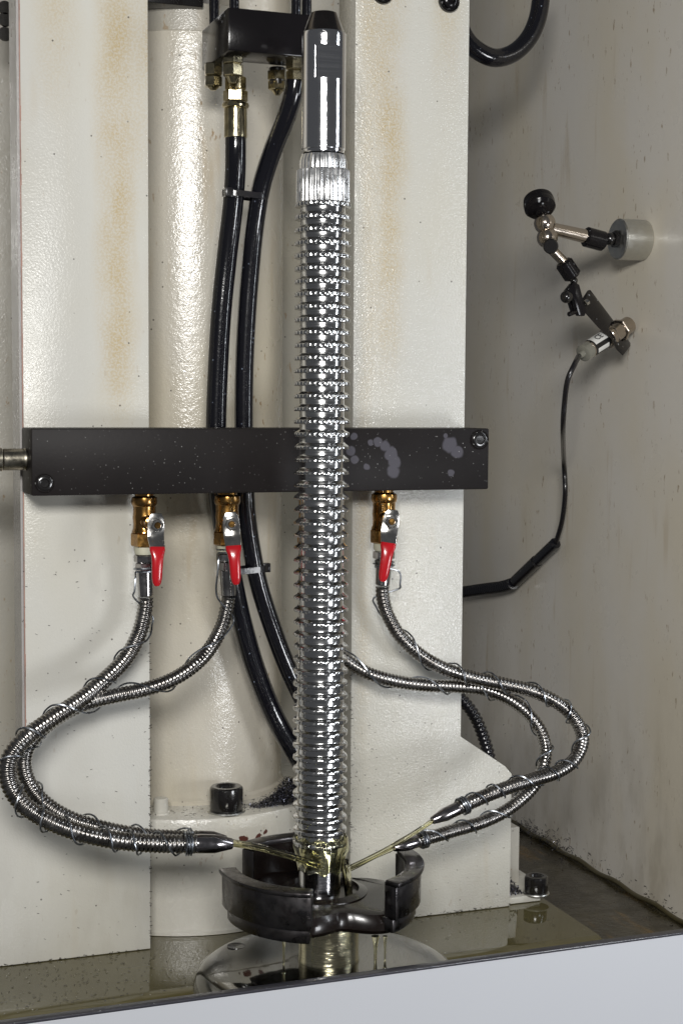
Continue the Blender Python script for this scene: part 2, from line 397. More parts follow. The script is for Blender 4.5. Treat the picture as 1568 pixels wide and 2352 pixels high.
# ------------------------------------------------------------------ hydraulic cylinder behind
YB = .132; cx = P(434, 1000, Y=YB).x; RB = .077; RFl = .117
zb = P(440, 1853, Y=YB-RB).z; zf = P(440, 1884, Y=YB-RFl).z; zg = P(440, 1957, Y=YB-RFl).z; ztop = P(440, 66, Y=YB-RB).z
chip_spots = [(P(546, 1915, Y=.032), .0042), (P(578, 1908, Y=.038), .0038), (P(590, 1893, Y=.042), .0022), (P(524, 1922, Y=.03), .0018)]
cc = []
for q, r in [(q_, r_*.8) for q_, r_ in chip_spots]:     # drop the spots onto the drum
    dx = q.x-cx; cc.append((q.x, YB-math.sqrt(max(0, RFl**2-dx*dx)), q.z, r))
M_col = paint('cylinder_paint', base=(.60, .565, .49), rust=1., dots=.75, bumpk=.20, rough=.22, haze=1., seed=4.4, big=1.3, coat=.45, coatr=.12)
M_drum = paint('drum_paint', base=(.62, .60, .54), rust=.5, dots=.9, bumpk=.25, rough=.24, haze=.3, seed=6.1, chips=cc, big=.8)
col = thing('hydraulic_cylinder', 'thick cream painted round cylinder on a stepped drum base between the uprights', 'cylinder')
MB().lathe([(RB+.0016, zb-.001), (RB+.0016, zb+.004), (RB, zb+.006), (RB, ztop-.001), (RB-.001, ztop)], (cx, YB, 0), n=128).build('barrel', M_col, col)
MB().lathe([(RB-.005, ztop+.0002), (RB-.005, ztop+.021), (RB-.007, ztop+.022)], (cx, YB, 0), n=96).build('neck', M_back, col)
MB().lathe([(RFl, zg+.0012), (RFl, zf-.0035), (RFl-.0012, zf-.001), (RFl-.004, zf)], (cx, YB, 0), n=128).build('flange', M_drum, col)
MB().lathe([(RFl+.0016, .0005), (RFl+.0018, .003), (RFl, .0045), (RFl, zg-.0012), (RFl-.0012, zg-.0002), (RFl-.0015, zg+.0012)], (cx, YB, 0), n=128).build('base_drum', M_drum, col)
def on_drum(u, v, z, back=0):
    return P(u, v, Z=z)
q = on_drum(370, 1868, zf)
MB().lathe([(.0072, 0), (.0070, .0016), (.0058, .002), (.0056, .0115), (.0048, .0122), (.0001, .0122)], q, n=24).build('boss', M_drum, col)
settle(col, (cx, YB, 0))
def cap_screw(name, base, r, h, label, group=None, washer=True, ax=(0,0,1), wcol=None):
    t = thing(name, label, 'bolt', group); base = Vector(base); ax = Vector(ax).normalized()
    if washer:
        MB().lathe([(r*1.12, 0), (r*1.14, .0006), (r*1.10, .0014), (r*.9, .0015)], base, ax, 40).build('washer', wcol or M_alu, t)
    pr2 = [(r*.97, .0016), (r, .0022), (r, h*.86), (r*.97, h*.95), (r*.88, h), (r*.66, h), (r*.58, h*.96), (r*.50, h*.86), (.00001, h*.80)]
    MB().lathe(pr2, base, ax, 40).build('head', M_screw, t)
    settle(t, base); return t
q = P(520, 1864, Z=zf)
cap_screw('cap_screw', q, mm(38.5, q), mm(60, q), 'large black socket head cap screw on bright washer, standing on the drum flange')
q = P(1230, 2052, Z=.006)
cap_screw('cap_screw', q, mm(27, q), mm(42, q), 'black cap screw on the white foot at the right end of the bed')

# upper casting behind the black block
q = P(600, 30, Y=.10)
up = thing('upper_casting', 'grey painted round casting at the top edge behind the black block', 'casting')
MB().lathe([(.030, ztop+.0225), (.032, ztop+.026), (.032, 1.05)], (P(598, 5, Y=.09).x, .115, 0), n=64).build('drum', M_col, up)
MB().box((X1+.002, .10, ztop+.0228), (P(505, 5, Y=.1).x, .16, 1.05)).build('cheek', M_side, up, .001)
MB().box((X1+.002, .055, P(400, 11, Y=.055).z), (P(468, 5, Y=.055).x, .099, 1.05)).build('dark_beam', M_screw, up, .001)
settle(up, (cx, .115, ztop+.022))
# dark housing at the far upper left
hs = thing('dark_housing', 'grey shaded housing with dark slots at the top left edge beyond the left upright', 'housing')
zh = P(5, 150, Y=.11).z
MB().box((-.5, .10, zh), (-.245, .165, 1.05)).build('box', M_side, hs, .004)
for v in (18, 45, 78):
    a = P(12, v, Y=.099); MB().lathe([(.0055, 0), (.0050, .0015)], a, (0, -1, 0), 20).build('slot', M_screw, hs)
settle(hs, (-.37, .13, zh))

# button screws at the top of the right upright
for u, v, lab in ((878, -16, 'black button screw cut by the top edge, left one on the right upright'), (1030, 3, 'black button screw near the top right corner of the right upright')):
    q = P(u, v, Y=-.0002); r = mm(26, q)
    t = thing('button_screw', lab, 'screw', 'button screws at the top of the right upright')
    MB().lathe([(r, -.0005), (r, .0012), (r*.93, .0022), (r*.80, .0012), (r*.74, .0012)], q, (0, -1, 0), 36).build('recess_ring', M_screw, t)
    MB().lathe([(r*.72, .001), (r*.70, .0045), (r*.5, .0058), (r*.34, .0060), (r*.30, .0035), (.00001, .0034)], q, (0, -1, 0), 30).build('head', M_black, t)
    settle(t, q)

# ------------------------------------------------------------------ manifold bar
YM = -.045
ma = thing('manifold_bar', 'long black manifold bar with painted-on sparkles crossing both uprights behind the broach', 'manifold')
TL = P(72, 983, Y=YM); BR = P(1120, 1124, Y=YM); XMR = P(1122, 1060, Y=YM).x; XML = TL.x
zt = .5*(TL.z+P(1120, 985, Y=YM).z); zbm = .5*(P(75, 1139, Y=YM).z+BR.z)
MB().box((XML, YM, zbm), (XMR, -.0006, zt)).build('bar', M_mani, ma, .0012, 2)
for u, v in ((103, 1110), (1101, 1010)):
    q = P(u, v, Y=YM-.0002); r = mm(21, q)
    MB().lathe([(r*1.06, -.001), (r*1.06, .0006), (r*.98, .0010), (r*.92, .0004)], q, (0, -1, 0), 36).build('counterbore', M_mani, ma)
    MB().lathe([(r*.86, .0003), (r*.84, .0012), (r*.74, .0016), (r*.50, .0016), (r*.44, .0006), (.00001, .0005)], q, (0, -1, 0), 30).build('socket_screw', M_screw, ma)
settle(ma, ((XML+XMR)/2, YM/2, zbm))
q = P(58, 1055, Y=-.022)
pf = thing('pipe_fitting', 'yellow zinc pipe fitting screwed into the left end of the black bar', 'pipe fitting')
zq = q.z; r = mm(25, q)
MB().lathe([(r*.97, -.001), (r, .002), (r, .0165), (r*.95, .0167)], (XML+.0006, -.022, zq), (-1, 0, 0), 40).build('thread_end', M_pipe, pf)
MB().lathe([(r*.9, .0168), (r*1.06, .0170), (r*1.08, .028), (r*1.3, .036), (r*1.3, .08)], (XML, -.022, zq), (-1, 0, 0), 40).build('pipe', M_pipe, pf)
MB().lathe([(r*1.02, .0002), (r*1.05, .0008), (r*1.01, .0018), (r, .0022)], (XML, -.022, zq), (-1, 0, 0), 30).build('sealant_ring', M_pipe, pf)
settle(pf, (XML, -.022, zq))

# ------------------------------------------------------------------ broach
YS = -.1
def zsh(v, r=0): return P(741, v, Y=YS-r).z
bro = thing('broach', 'tall polished steel broach with stacked toothed rings standing in the fork-shaped part', 'broach')
RS = mm(50.5, (0, YS, .62))
prof = [(RS*.50, zsh(29)), (RS*.60, zsh(31)), (RS*.93, zsh(57, RS)-.001), (RS*.99, zsh(61, RS)-.001)]
MB().lathe(prof[::-1], (0, YS, 0), n=96).build('nose_cap', metal('dark_nose_steel', (.10, .085, .08), .2, coat=.5), bro)
z1 = zsh(62, RS)-.0012; zn1 = zsh(100, RS); zn2 = zsh(176, RS); zgr = zsh(335, RS); zsp = zsh(350, RS)
rows = [(RS, z1), (RS, z1-.002)]
N = 144; V = []; Fc = []
nd = Vector((math.sin(math.radians(-5)), -math.cos(math.radians(-5))))     # where the flat faces
lim = RS*.80
zr = [z1+.0006, z1]+[z1+(zn1-z1)*k/4 for k in range(1, 5)]+[zn1-.0002]+[zn1+(zn2-zn1)*k/6 for k in range(1, 6)]+[zn2+.0002, zn2]+[zn2+(zgr-zn2)*k/8 for k in range(1, 9)]+[zgr-.0006, zgr-.0022, zgr-.003, zsp+.0012]
flat = lambda z: zn2+.0001 < z < zn1-.0001
for z in zr:
    r = RS*.985 if z > z1 else RS
    if z < zgr-.0005: r = RS*.955
    if z == zgr-.003: r = RS*.985
    if z == zsp+.0012: r = RS
    for i in range(N):
        a = 2*PI*i/N; p2 = Vector((math.cos(a), math.sin(a)))*r
        if flat(z):
            d_ = p2.dot(nd)
            if d_ > lim: p2 -= nd*(d_-lim)
        V.append((p2.x, YS+p2.y, z))
for k in range(len(zr)-1):
    for i in range(N):
        j = (i+1) % N; Fc.append((k*N+j, k*N+i, (k+1)*N+i, (k+1)*N+j))
Fc.append(tuple(range(N)))
MB().add(V, Fc).build('pull_shank', M_steel, bro, deg=25)
NT_ = 30
def flute(depth, sharpk=1.6):
    def f(a, k=0):
        q = (a*NT_/(2*PI)) % 1.0; w = abs(q-.5)*2          # 0 in the slot, 1 on the land
        return 1-depth*max(0., 1-(w*sharpk*1.05))**.8 if w*sharpk < .95 else 1.
    return f
RT = mm(64.6, (0, YS, .54))
zs0 = zsh(352, RS); zs1 = zsh(381, RT); zs2 = zsh(462, RT)
MB().lathe([(RS*1.0, zs0+.001), (RS*1.09, zs0-.003), (RS*1.10, zs1+.0006), (RS*1.1, zs1-.002)][::-1], (0, YS, 0), n=360, rf=lambda a, k: 1-.03*(.5-.5*math.cos(a*NT_))).build('fluted_collar', M_spline, bro)
MB().lathe([(RT*.93, zs1), (RT*.955, zs1-.0008), (RT*.96, zs2+.002), (RT*.94, zs2)][::-1], (0, YS, 0), n=360, rf=lambda a, k: 1-.06*(.5-.5*math.cos(a*NT_))**1.5).build('splined_pilot', M_spline, bro)
core_top = zs2; zlow = zsh(1955, RT)
PN = 52; pitch = (zsh(468, RT)-zlow)/(PN-1)
MB().lathe([(RT*.79, zlow-.004), (RT*.79, core_top+.001)], (0, YS, 0), n=96).build('core', M_steel, bro)
RL = mm(49, (0, YS, .06))
zhub = zsh(2105, RL)
MB().lathe([(RL*1.35, zhub-.006), (RL*1.18, zhub-.001), (RL*1.02, zhub+.002), (RL, zhub+.004), (RL, zlow-.006), (RL*.97, zlow-.003)], (0, YS, 0), n=96).build('rear_pilot', M_steel, bro)
def tooth_mesh(nm, land, dep, belly, rcore):
    p = pitch; P_ = []
    P_ += [(rcore, -.0001, 0), (rcore*1.01, -.00005, 0), (.965, -.0001, .6), (.992, .00005, 1), (1., .0003, 1), (1., p*land*.5, 1), (.995, p*land, 1)]
    for k in range(1, 9):
        t = k/8
        s = (1-math.cos(PI*t))/2
        s = s**belly
        P_.append((.995-(.995-rcore)*s, p*(land+(.58-land)*t), .5 if k == 1 else 0))
    P_.append((rcore, p*.98, 0))
    f = flute(dep); n = 240
    b = MB(); b.lathe([(a*RT, z) for a, z, w in P_], n=n, rf=lambda a, k: 1-(1-f(a))*P_[k][2])
    b.F = b.F[:-2]
    me = mesh(nm, b.V, b.F); me.materials.append(M_tooth)
    me.polygons.foreach_set('use_smooth', [True]*len(me.polygons)); sharp(me, 40)
    return me
tA = tooth_mesh('tooth_upper', .24, .038, 1., .80); tB = tooth_mesh('tooth_mid', .16, .022, .85, .82); tC = tooth_mesh('tooth_lower', .26, .010, .9, .85)
for i in range(PN):
    z = zlow+pitch*i
    me = tC if i < 15 else tB if i < 33 else tA
    o = bpy.data.objects.new('cutting_tooth', me); COL.objects.link(o); o.parent = bro
    o.location = (0, YS, z)
    k = 1-.012*(1-i/PN); o.scale = (k, k, 1)
settle(bro, (0, YS, .02))
bro.location.x -= .0010

# ------------------------------------------------------------------ base disc, ring and forked workpiece
q = P(735, 2235, Z=.012); DX, DY = 0.0, -.112
ds = thing('base_flange', 'round oil-covered steel flange on the bed under the broach', 'flange')
MB().lathe([(.091, -.03), (.093, -.004), (.0925, .006), (.090, .0115), (.085, .0148), (.078, .0168), (.060, .0178), (.02, .0178)], (DX, DY, 0), n=128).build('disc', M_disc, ds)
q = P(543, 2175, Z=.0166)
MB().lathe([(.0068, .0005), (.0066, .0010), (.0054, .0008), (.0050, .0006), (.00001, .0005)], q, n=32).build('bolt_recess', M_screw, ds)
settle(ds, (DX, DY, 0))
zA = P(720, 2055, Y=YS-.068).z; zB = P(720, 2145, Y=YS-.068).z; zC = P(720, 2176, Y=YS-.065).z
rg = thing('locating_ring', 'short polished steel ring between the base flange and the forked part', 'ring')
r = mm(69, (0, YS, .02))
MB().lathe([(r*1.02, .0179), (r*1.02, .0195), (r, .0205), (r, zC+.004), (r*.96, zC+.0045)], (.004, YS-.006, 0), n=96).build('ring', M_ring, rg)
settle(rg, (0, YS, .012))
wp = thing('forked_workpiece', 'dark oily forged part with three curved upright arms around the broach foot', 'workpiece')
def sector(mb, r_in, r_out, z0_, z1_, a0, a1, n=28):
    V = []
    for i in range(n+1):
        a = a0+(a1-a0)*i/n; c_, s_ = math.cos(a), math.sin(a)
        for r_, z_ in ((r_in, z0_), (r_out, z0_), (r_out, z1_), (r_in, z1_)): V.append((r_*c_, YS+r_*s_, z_))
    Fq = [(0, 1, 2, 3), tuple(n*4+k for k in (3, 2, 1, 0))]
    for i in range(n):
        for k in range(4):
            Fq.append((i*4+k, (i+1)*4+k, (i+1)*4+(k+1) % 4, i*4+(k+1) % 4))
    return mb.add(V, Fq)
camang = math.atan2(CAM.y-YS, CAM.x)                       # direction of the camera seen from the shaft
Ro = .0705; Ri = .0600
for th, hw, dz in ((-41, 36, 0), (-159, 34, .0008), (81, 35, 0)):
    ac = camang+math.radians(th); h_ = math.radians(hw); d1 = .05
    arm = sector(MB(), Ri, Ro, zB, zA-.0035, ac-h_, ac+h_).build('arm', M_forge, wp, .0009, 2, fix=True)
    sector(MB(), Ri+.0004, Ro+.0022, zA-.0032, zA+dz, ac-h_, ac+h_).build('arm_lip', M_forge, wp, .0009, 2, fix=True)
    sector(MB(), .050, Ro-.0035, zC, zB-.0002, ac-h_*.98, ac+h_*.98).build('arm_root', M_forge, wp, .0018, 2, fix=True)
    sector(MB(), Ri-.0008, Ri-.0001, zB+.001, zA-.002, ac-h_*.97, ac+h_*.97).build('arm_inner_face', M_forge_in, wp)
# trilobed web
V = []; n = 120; Fq = []
cs = [camang+math.radians(t) for t in (-41, -159, 81)]
for zz_, kk in ((zC-.001, .94), (zC+.002, 1.), (zB-.003, 1.), (zB+.002, .93), (zB+.004, .80)):
    for i in range(n):
        a = 2*PI*i/n; m = max(math.cos(a-c_) for c_ in cs)
        rr_ = .0475+.013*max(0, min(1, (m-.55)/.33))+.0016*math.sin(5*a)
        V.append((rr_*kk*math.cos(a), YS+rr_*kk*math.sin(a), zz_+(.0018*math.sin(3*a+1))))
for k in range(4):
    for i in range(n): j = (i+1) % n; Fq.append((k*n+i, k*n+j, (k+1)*n+j, (k+1)*n+i))
Fq += [tuple(range(n-1, -1, -1)), tuple(4*n+i for i in range(n))]
MB().add(V, Fq).build('web', M_forge_in, wp)
MB().lathe([(.034, zB-.001), (.033, zB+.0055), (.027, zB+.0075), (RL*1.36, zhub-.004), (RL*1.3, zhub-.003)], (0, YS, 0), n=72).build('hub', M_forge_in, wp)
settle(wp, (0, YS, zC))

# ------------------------------------------------------------------ ball valves and flexible hoses
def hexprof(mb, o, ax, r, L, ph=0, c=.0006):
    mb.lathe([(r-c*1.2, 0), (r, c), (r, L-c), (r-c*1.2, L)], o, ax, 6, ph); return mb
def valve(u, lean, lab, tilt, v_top=1134, hid=False):
    top = P(u, v_top, Y=-.024); top = Vector((top.x, -.024, zbm)); x, y, z0 = top
    s = lambda px: mm(px, top)
    t = thing('ball_valve', lab, 'ball valve', 'brass ball valves with red levers under the black bar')
    b = MB(); b.lathe([(s(22), 0), (s(22), -s(7)), (s(24), -s(9)), (s(29), -s(11)), (s(30.5), -s(22)), (s(28.5), -s(29)), (s(26.5), -s(31)), (s(26), -s(44)), (s(27.5), -s(56)), (s(26), -s(72)), (s(27), -s(84)), (s(29), -s(88)), (s(29.5), -s(92))], top, (0, 0, 1), 40)
    b.build('body', M_brass, t, fix=True)
    hexprof(MB(), top-Vector((0, 0, s(124))), (0, 0, 1), s(31), s(32), .3, .0008).build('end_hex', M_brass, t, smooth=False)
    sd = Vector((math.sin(lean), -math.cos(lean), 0)); q = top-Vector((0, 0, s(66)))
    st = .033
    b = MB(); b.lathe([(s(17), 0), (s(16), .011), (s(13), .012), (s(12.5), .018), (s(7), .0185), (s(7), st-.002)], q, sd, 24); b.build('bonnet', M_brass, t)
    e = q+sd*st; side = sd.cross(Vector((0, 0, 1))).normalized()*-1     # to the right in the picture
    if side.x < 0: side = -side
    def lev(pts, th, nm, mat, bev):
        b = MB(); b.prism([e+side*s(a)+Vector((0, 0, -s(h)))+sd*o for a, h, o in pts], sd*th); return b
    # lever plate, swung a little, with a crank out toward the viewer
    ct, sn = math.cos(tilt), math.sin(tilt)
    def L(a, h, o): return e+side*s(a*ct+h*sn)+Vector((0, 0, -s(-a*sn+h*ct)))+sd*o
    th = .0015; rows = [(-11, 11, -26, 0), (-17, 17, -16, 0), (-19, 19, 0, 0), (-19, 19, 24, 0), (-18.5, 18.5, 34, .0015), (-17.5, 17.5, 46, .0050), (-16, 16, 55, .0058)]
    V = []; Fq = []
    for a, b_, h, o in rows: V += [L(a, h, o), L(b_, h, o), L(b_, h, o+th), L(a, h, o+th)]
    for i in range(len(rows)-1):
        for k in range(4): Fq.append((i*4+k, i*4+(k+1) % 4, (i+1)*4+(k+1) % 4, (i+1)*4+k))
    Fq += [(0, 1, 2, 3), tuple((len(rows)-1)*4+k for k in (3, 2, 1, 0))]
    MB().add(V, Fq).build('lever', M_lever, t, .0004, 2, fix=True)
    V = []; Fq = []; n = 20
    for h, w, o, th2 in ((47, 15.5, .0052, .0022), (48, 17.5, .0052, .0028), (56, 17.5, .006, .0034), (66, 14.5, .0066, .004), (78, 13, .007, .0044), (100, 12.2, .007, .0044), (118, 11.6, .007, .0042), (128, 9.6, .007, .0038), (134, 6, .007, .003), (136, 1.5, .007, .001)):
        for i in range(n):
            a = 2*PI*i/n; c_, s_ = math.cos(a), math.sin(a)
            V.append(L(w*math.copysign(abs(c_)**.75, c_), h, o+.0007+th2*.62*math.copysign(abs(s_)**.75, s_)))
    for k in range(9):
        for i in range(n): j = (i+1) % n; Fq.append((k*n+i, k*n+j, (k+1)*n+j, (k+1)*n+i))
    Fq += [tuple(range(n)), tuple(9*n+i for i in range(n))]
    MB().add(V, Fq).build('grip', M_red, t, fix=True)
    nut = hexprof(MB(), e+sd*(th+.0001), sd, s(15), .0040, .2, .0005).build('nut', M_lever, t, smooth=False)
    MB().lathe([(s(8), 0), (s(7.6), .0045), (s(6), .0052), (.00001, .0053)], e+sd*th, sd, 20).build('stem_end', M_brass, nut)
    settle(t, top)
    return top
tops = [valve(332, math.radians(1), 'brass ball valve with red lever, leftmost under the black bar', math.radians(-2)),
        valve(522, math.radians(-11), 'brass ball valve with red lever, in front of the black rubber hoses', math.radians(4)),
        valve(714, math.radians(4), 'brass ball valve mostly hidden behind the broach under the black bar', math.radians(0)),
        valve(882, math.radians(-13), 'brass ball valve with slanted red lever on the right upright', math.radians(-9))]

def path3(pts):
    return [P(u, v, Y=y) for u, v, y in pts]
def flex_hose(pts, r_px, lab, nozzle, top, vi, gw=.14):
    """armoured hose: straight collar, ribbed tube, nozzle; pts = (u, v, depth)"""
    t = thing('flexible_hose', lab, 'coolant hose', 'armoured coolant hoses')
    W3 = path3(pts); r = mm(r_px, W3[0])
    x, y, z0 = top; s = lambda px: mm(px, top)
    a0 = top-Vector((0, 0, s(125)))
    b = MB(); b.lathe([(s(24), 0), (s(24), -s(10)), (s(22), -s(17))], a0, (0, 0, 1), 28); b.build('sealing_tape', M_tape, t, fix=True)
    hexprof(MB(), a0-Vector((0, 0, s(36))), (0, 0, 1), s(25), s(18), .1).build('adapter_nut', M_collar, t, smooth=False)
    hexprof(MB(), a0-Vector((0, 0, s(58))), (0, 0, 1), s(21), s(21), .4).build('coupling_nut', M_collar, t, smooth=False)
    b = MB(); b.cyl(a0-Vector((0, 0, s(56))), W3[0]+Vector((0, 0, .001)), s(18.5), 28, .0006, s(17)); b.build('ferrule', M_collar, t)
    nz, nl = nozzle                                            # nozzle length, tip factor
    step = .00058; C = spline(W3, step)
    # cut the nozzle off the end
    k = len(C)-1; L_ = 0
    while L_ < nz and k > 1: L_ += (C[k]-C[k-1]).length; k -= 1
    tube = C[:k+2]; per = 5
    shp = (1.055, 1.05, 1.0, .945, .94)
    grow = lambda i: 1+gw*i/len(tube)
    rad = [r*grow(i)*shp[i % per] for i in range(len(tube))]
    MB().sweep(tube, rad, 18).build('ribbed_tube', M_chrome, t, deg=80)
    d_ = (C[-1]-C[k]).normalized(); o_ = C[k]; LL = (C[-1]-o_).length
    r0n = r; r = r*(1+gw)/1.14*(1. if gw > 0 else .97)
    MB().lathe([(r*1.08, -.001), (r*1.16, 0), (r*1.17, LL*.02), (r*1.17, LL*.50), (r*1.05, LL*.62), (r*.66, LL*.985), (r*.60, LL), (r*.40, LL), (r*.36, LL*.95)], o_, d_, 32).build('nozzle', metal('nozzle_steel', (.36, .34, .35), .16, var=.4, coat=.5) if vi == 0 else bpy.data.materials['nozzle_steel'], t)
    r = r0n; settle(t, W3[0])
    return C, r, k, gw
hL1 = [(335, 1372, -.024), (333, 1402, -.024), (320, 1455, -.026), (291, 1510, -.032), (246, 1557, -.040), (190, 1604, -.050), (122, 1650, -.060), (60, 1695, -.068), (23, 1742, -.072), (20, 1792, -.076), (48, 1842, -.082), (103, 1881, -.090), (175, 1910, -.098), (262, 1929, -.104), (350, 1937, -.108), (440, 1938, -.112), (534, 1938, -.114)]
hL2 = [(525, 1372, -.024), (520, 1400, -.024), (509, 1440, -.026), (484, 1487, -.032), (448, 1527, -.040), (398, 1560, -.044), (335, 1583, -.046), (262, 1599, -.046), (205, 1613, -.046), (150, 1637, -.047), (98, 1674, -.052), (64, 1715, -.056), (56, 1762, -.060), (74, 1812, -.066), (112, 1852, -.074), (165, 1882, -.082), (230, 1902, -.088), (310, 1918, -.092), (400, 1926, -.095), (460, 1927, -.097), (520, 1930, -.099)]
hR1 = [(878, 1347, -.024), (879, 1372, -.024), (890, 1412, -.026), (918, 1460, -.030), (962, 1502, -.035), (1016, 1534, -.040), (1082, 1556, -.044), (1160, 1572, -.050), (1230, 1590, -.056), (1288, 1620, -.062), (1325, 1660, -.068), (1337, 1702, -.074), (1318, 1745, -.082), (1276, 1774, -.090), (1215, 1793, -.096), (1145, 1816, -.100), (1080, 1843, -.104), (992, 1885, -.108)]
hR2 = [(722, 1352, -.024), (723, 1385, -.024), (735, 1450, -.026), (775, 1500, -.028), (838, 1543, -.032), (905, 1564, -.035), (975, 1574, -.037), (1050, 1577, -.038), (1120, 1586, -.040), (1182, 1614, -.043), (1226, 1655, -.048), (1249, 1700, -.056), (1250, 1750, -.066), (1225, 1806, -.074), (1170, 1856, -.082), (1110, 1887, -.088), (1040, 1908, -.094), (975, 1927, -.100), (904, 1948, -.104)]
HO = [flex_hose(hL1, 17.6, 'steel armoured coolant hose sweeping from the leftmost valve to the left nozzle', (mm(80, (0, -.1, .1)), .5), tops[0], 0),
      flex_hose(hL2, 15.6, 'steel armoured coolant hose from the second valve, running behind the left hose', (mm(62, (0, -.1, .1)), .5), tops[1], 1),
      flex_hose(hR2, 15.2, 'steel armoured coolant hose emerging from behind the broach, inner loop on the right', (mm(62, (0, -.1, .1)), .5), tops[2], 2, -.06),
      flex_hose(hR1, 15.6, 'steel armoured coolant hose from the right valve, outer loop on the right', (mm(72, (0, -.1, .1)), .5), tops[3], 3, -.04)]

def wire_wrap(C, r, k, gw, turns, lab, anchor=None, seed=0, tight=3.2, rw=.0007):
    """a thin wire wound loosely round a hose, with a tight twist at the nozzle"""
    rnd = random.Random(seed); m = k
    T = [(C[min(i+4, len(C)-1)]-C[max(i-4, 0)]).normalized() for i in range(len(C))]
    h = Vector((0, 1, 0)); N_ = (h-T[0]*h.dot(T[0])).normalized(); fr = []
    for i in range(len(C)):
        N_ = (N_-T[i]*N_.dot(T[i])).normalized(); fr.append((N_.copy(), T[i].cross(N_)))
    pts = []; i0 = int(len(C)*.03)
    if anchor:
        for a in anchor: pts.append(Vector(a))
    total = 0.; n = int(turns*18); i1 = m-13
    for j in range(n+1):
        f = j/n; ph = 2*PI*turns*f
        # spacing closes up toward the nozzle
        i = int(i0+(i1-i0)*(f**.72+.010*math.sin(ph*.37+seed)))
        i = max(0, min(i1, i)); N1, B1 = fr[i]
        g_ = 1.10+rw/r+.20*max(0, math.sin(ph*.31+seed*2))*(1-f)+.05*rnd.random()
        pts.append(C[i]+(N1*math.cos(ph+seed)+B1*math.sin(ph+seed))*r*(1+gw*i/max(1, m))*g_)
    for j in range(int(tight*18)):
        ph = 2*PI*turns+2*PI*j/18; i = min(len(C)-1, i1+int(j*.17)); N1, B1 = fr[i]
        pts.append(C[i]+(N1*math.cos(ph+seed)+B1*math.sin(ph+seed))*(r*(1.12+gw)+rw))
    b = MB().sweep(spline(pts, .0013), rw, 6)
    tag(b.build('tie_wire', M_wire), lab, 'wire', 'steel wires wound round the coolant hoses')
def anc(top, side, s0=150, s1=225):
    s = lambda px: mm(px, top); x, y, z = top; o = []
    for j in range(14):
        a = j*2*PI/9; o.append(Vector((x+s(24)*math.cos(a), y-s(24)*math.sin(a)*1., z-s(s0+j*.8))))
    o += [Vector((x+side*s(27), y-.008, z-s(s0+20))), Vector((x+side*s(30), y-.009, z-s(s0+50))), Vector((x+side*s(29), y-.006, z-s(s1+15)))]
    return o
wire_wrap(*HO[0], 11, 'grey wire wound along the hose from the leftmost valve', anc(tops[0], -1, 172), 1)
wire_wrap(*HO[1], 7, 'grey wire wound along the hose from the second valve', anc(tops[1], -1, 130, 225), 2, 1.5)
wire_wrap(*HO[2], 9, 'grey wire wound along the inner hose right of the broach', None, 4, 3.2)
wire_wrap(*HO[3], 11, 'grey wire wound along the outer hose right of the broach', anc(tops[3], 1, 168, 215), 5)

# ------------------------------------------------------------------ black block, fittings, rubber hoses
YK = -.045
xa = P(524, 70, Y=YK).x; xb = P(745, 70, Y=YK).x; zk0 = P(540, 117, Y=YK).z; zk1 = P(524, 15, Y=YK).z
bl = thing('valve_block', 'black steel hydraulic block at the top with brass fittings underneath', 'valve block')
ch = .006
MB().prism([(xa, YK, zk0), (xb, YK, zk0), (xb, YK+.034, zk0), (xa+.022, YK+.034, zk0), (xa+.016, YK+.072, zk0), (xa, YK+.072, zk0)], (0, 0, zk1-zk0)).build('block', M_black, bl, .0016, 2, fix=True)
def fitting(u, v0, v1, w, y, name='fitting_nut', par=bl, flip=.0):
    p0 = P(u, v0, Y=y); p1 = P(u, v1, Y=y); p1.x = p0.x; L_ = p0.z-p1.z; r = mm(w/2, p0)*1.04
    return p0, L_, r
for u, y, segs in ((490, .005, [(128, 146, 34, 'c'), (146, 175, 42, 'h'), (176, 200, 42, 'h'), (200, 208, 26, 'd')]),
                   (534, -.022, [(112, 124, 40, 'c'), (124, 148, 46, 'h'), (148, 176, 44, 'h'), (176, 190, 30, 'd')]),
                   (637, -.004, [(120, 160, 42, 'c'), (162, 186, 44, 'h'), (186, 208, 42, 'h'), (208, 219, 26, 'd')]),
                   (680, -.030, [(124, 134, 40, 'c'), (134, 162, 46, 'h'), (163, 188, 44, 'h')])):
    first = None
    for v0, v1, w, kd in segs:
        p0, L_, r = fitting(u, v0, v1, w, y); p0.z = min(p0.z, zk0+.0) if first is None else p0.z
        if kd == 'h': o = hexprof(MB(), p0, (0, 0, -1), r, L_, .25+u, .0008).build('fitting_nut', M_zinc, bl, smooth=False)
        elif kd == 'c': o = MB().cyl(p0, p0-Vector((0, 0, L_)), r*.9, 24, .0003).build('fitting_neck', M_screw, bl)
        else: o = MB().cyl(p0, p0-Vector((0, 0, L_)), r, 24, .0003, r*.5).build('fitting_cone', M_zinc, bl)
        first = o
settle(bl, ((xa+xb)/2, YK+.035, zk0))
for u, y, vtop, lab in ((492, .012, -40, 'black hose rising from the left end of the black block'), (538, -.02, -40, 'black hose rising from the block, second from the left'), (680, -.02, -40, 'black hose rising from the block, third from the left'), (704, .01, -40, 'black hose rising from the block beside the broach tip')):
    q0 = P(u, 22, Y=y); q0.z = zk1-.003
    q1 = q0+Vector((0, 0, .06))
    o = MB().cyl(q0, q1, mm(11.5, q0), 24).build('top_hose', M_rubber); tag(o, lab, 'hose', 'black hoses above the black block')
def rubber(pts, r_px, lab):
    t = thing('hydraulic_hose', lab, 'hydraulic hose', 'thick black rubber hoses'); W3 = path3(pts)
    C = spline(W3, .004); r = mm(r_px, W3[0])
    MB().sweep(C, r, 28).build('hose', M_rubber, t); return t, W3
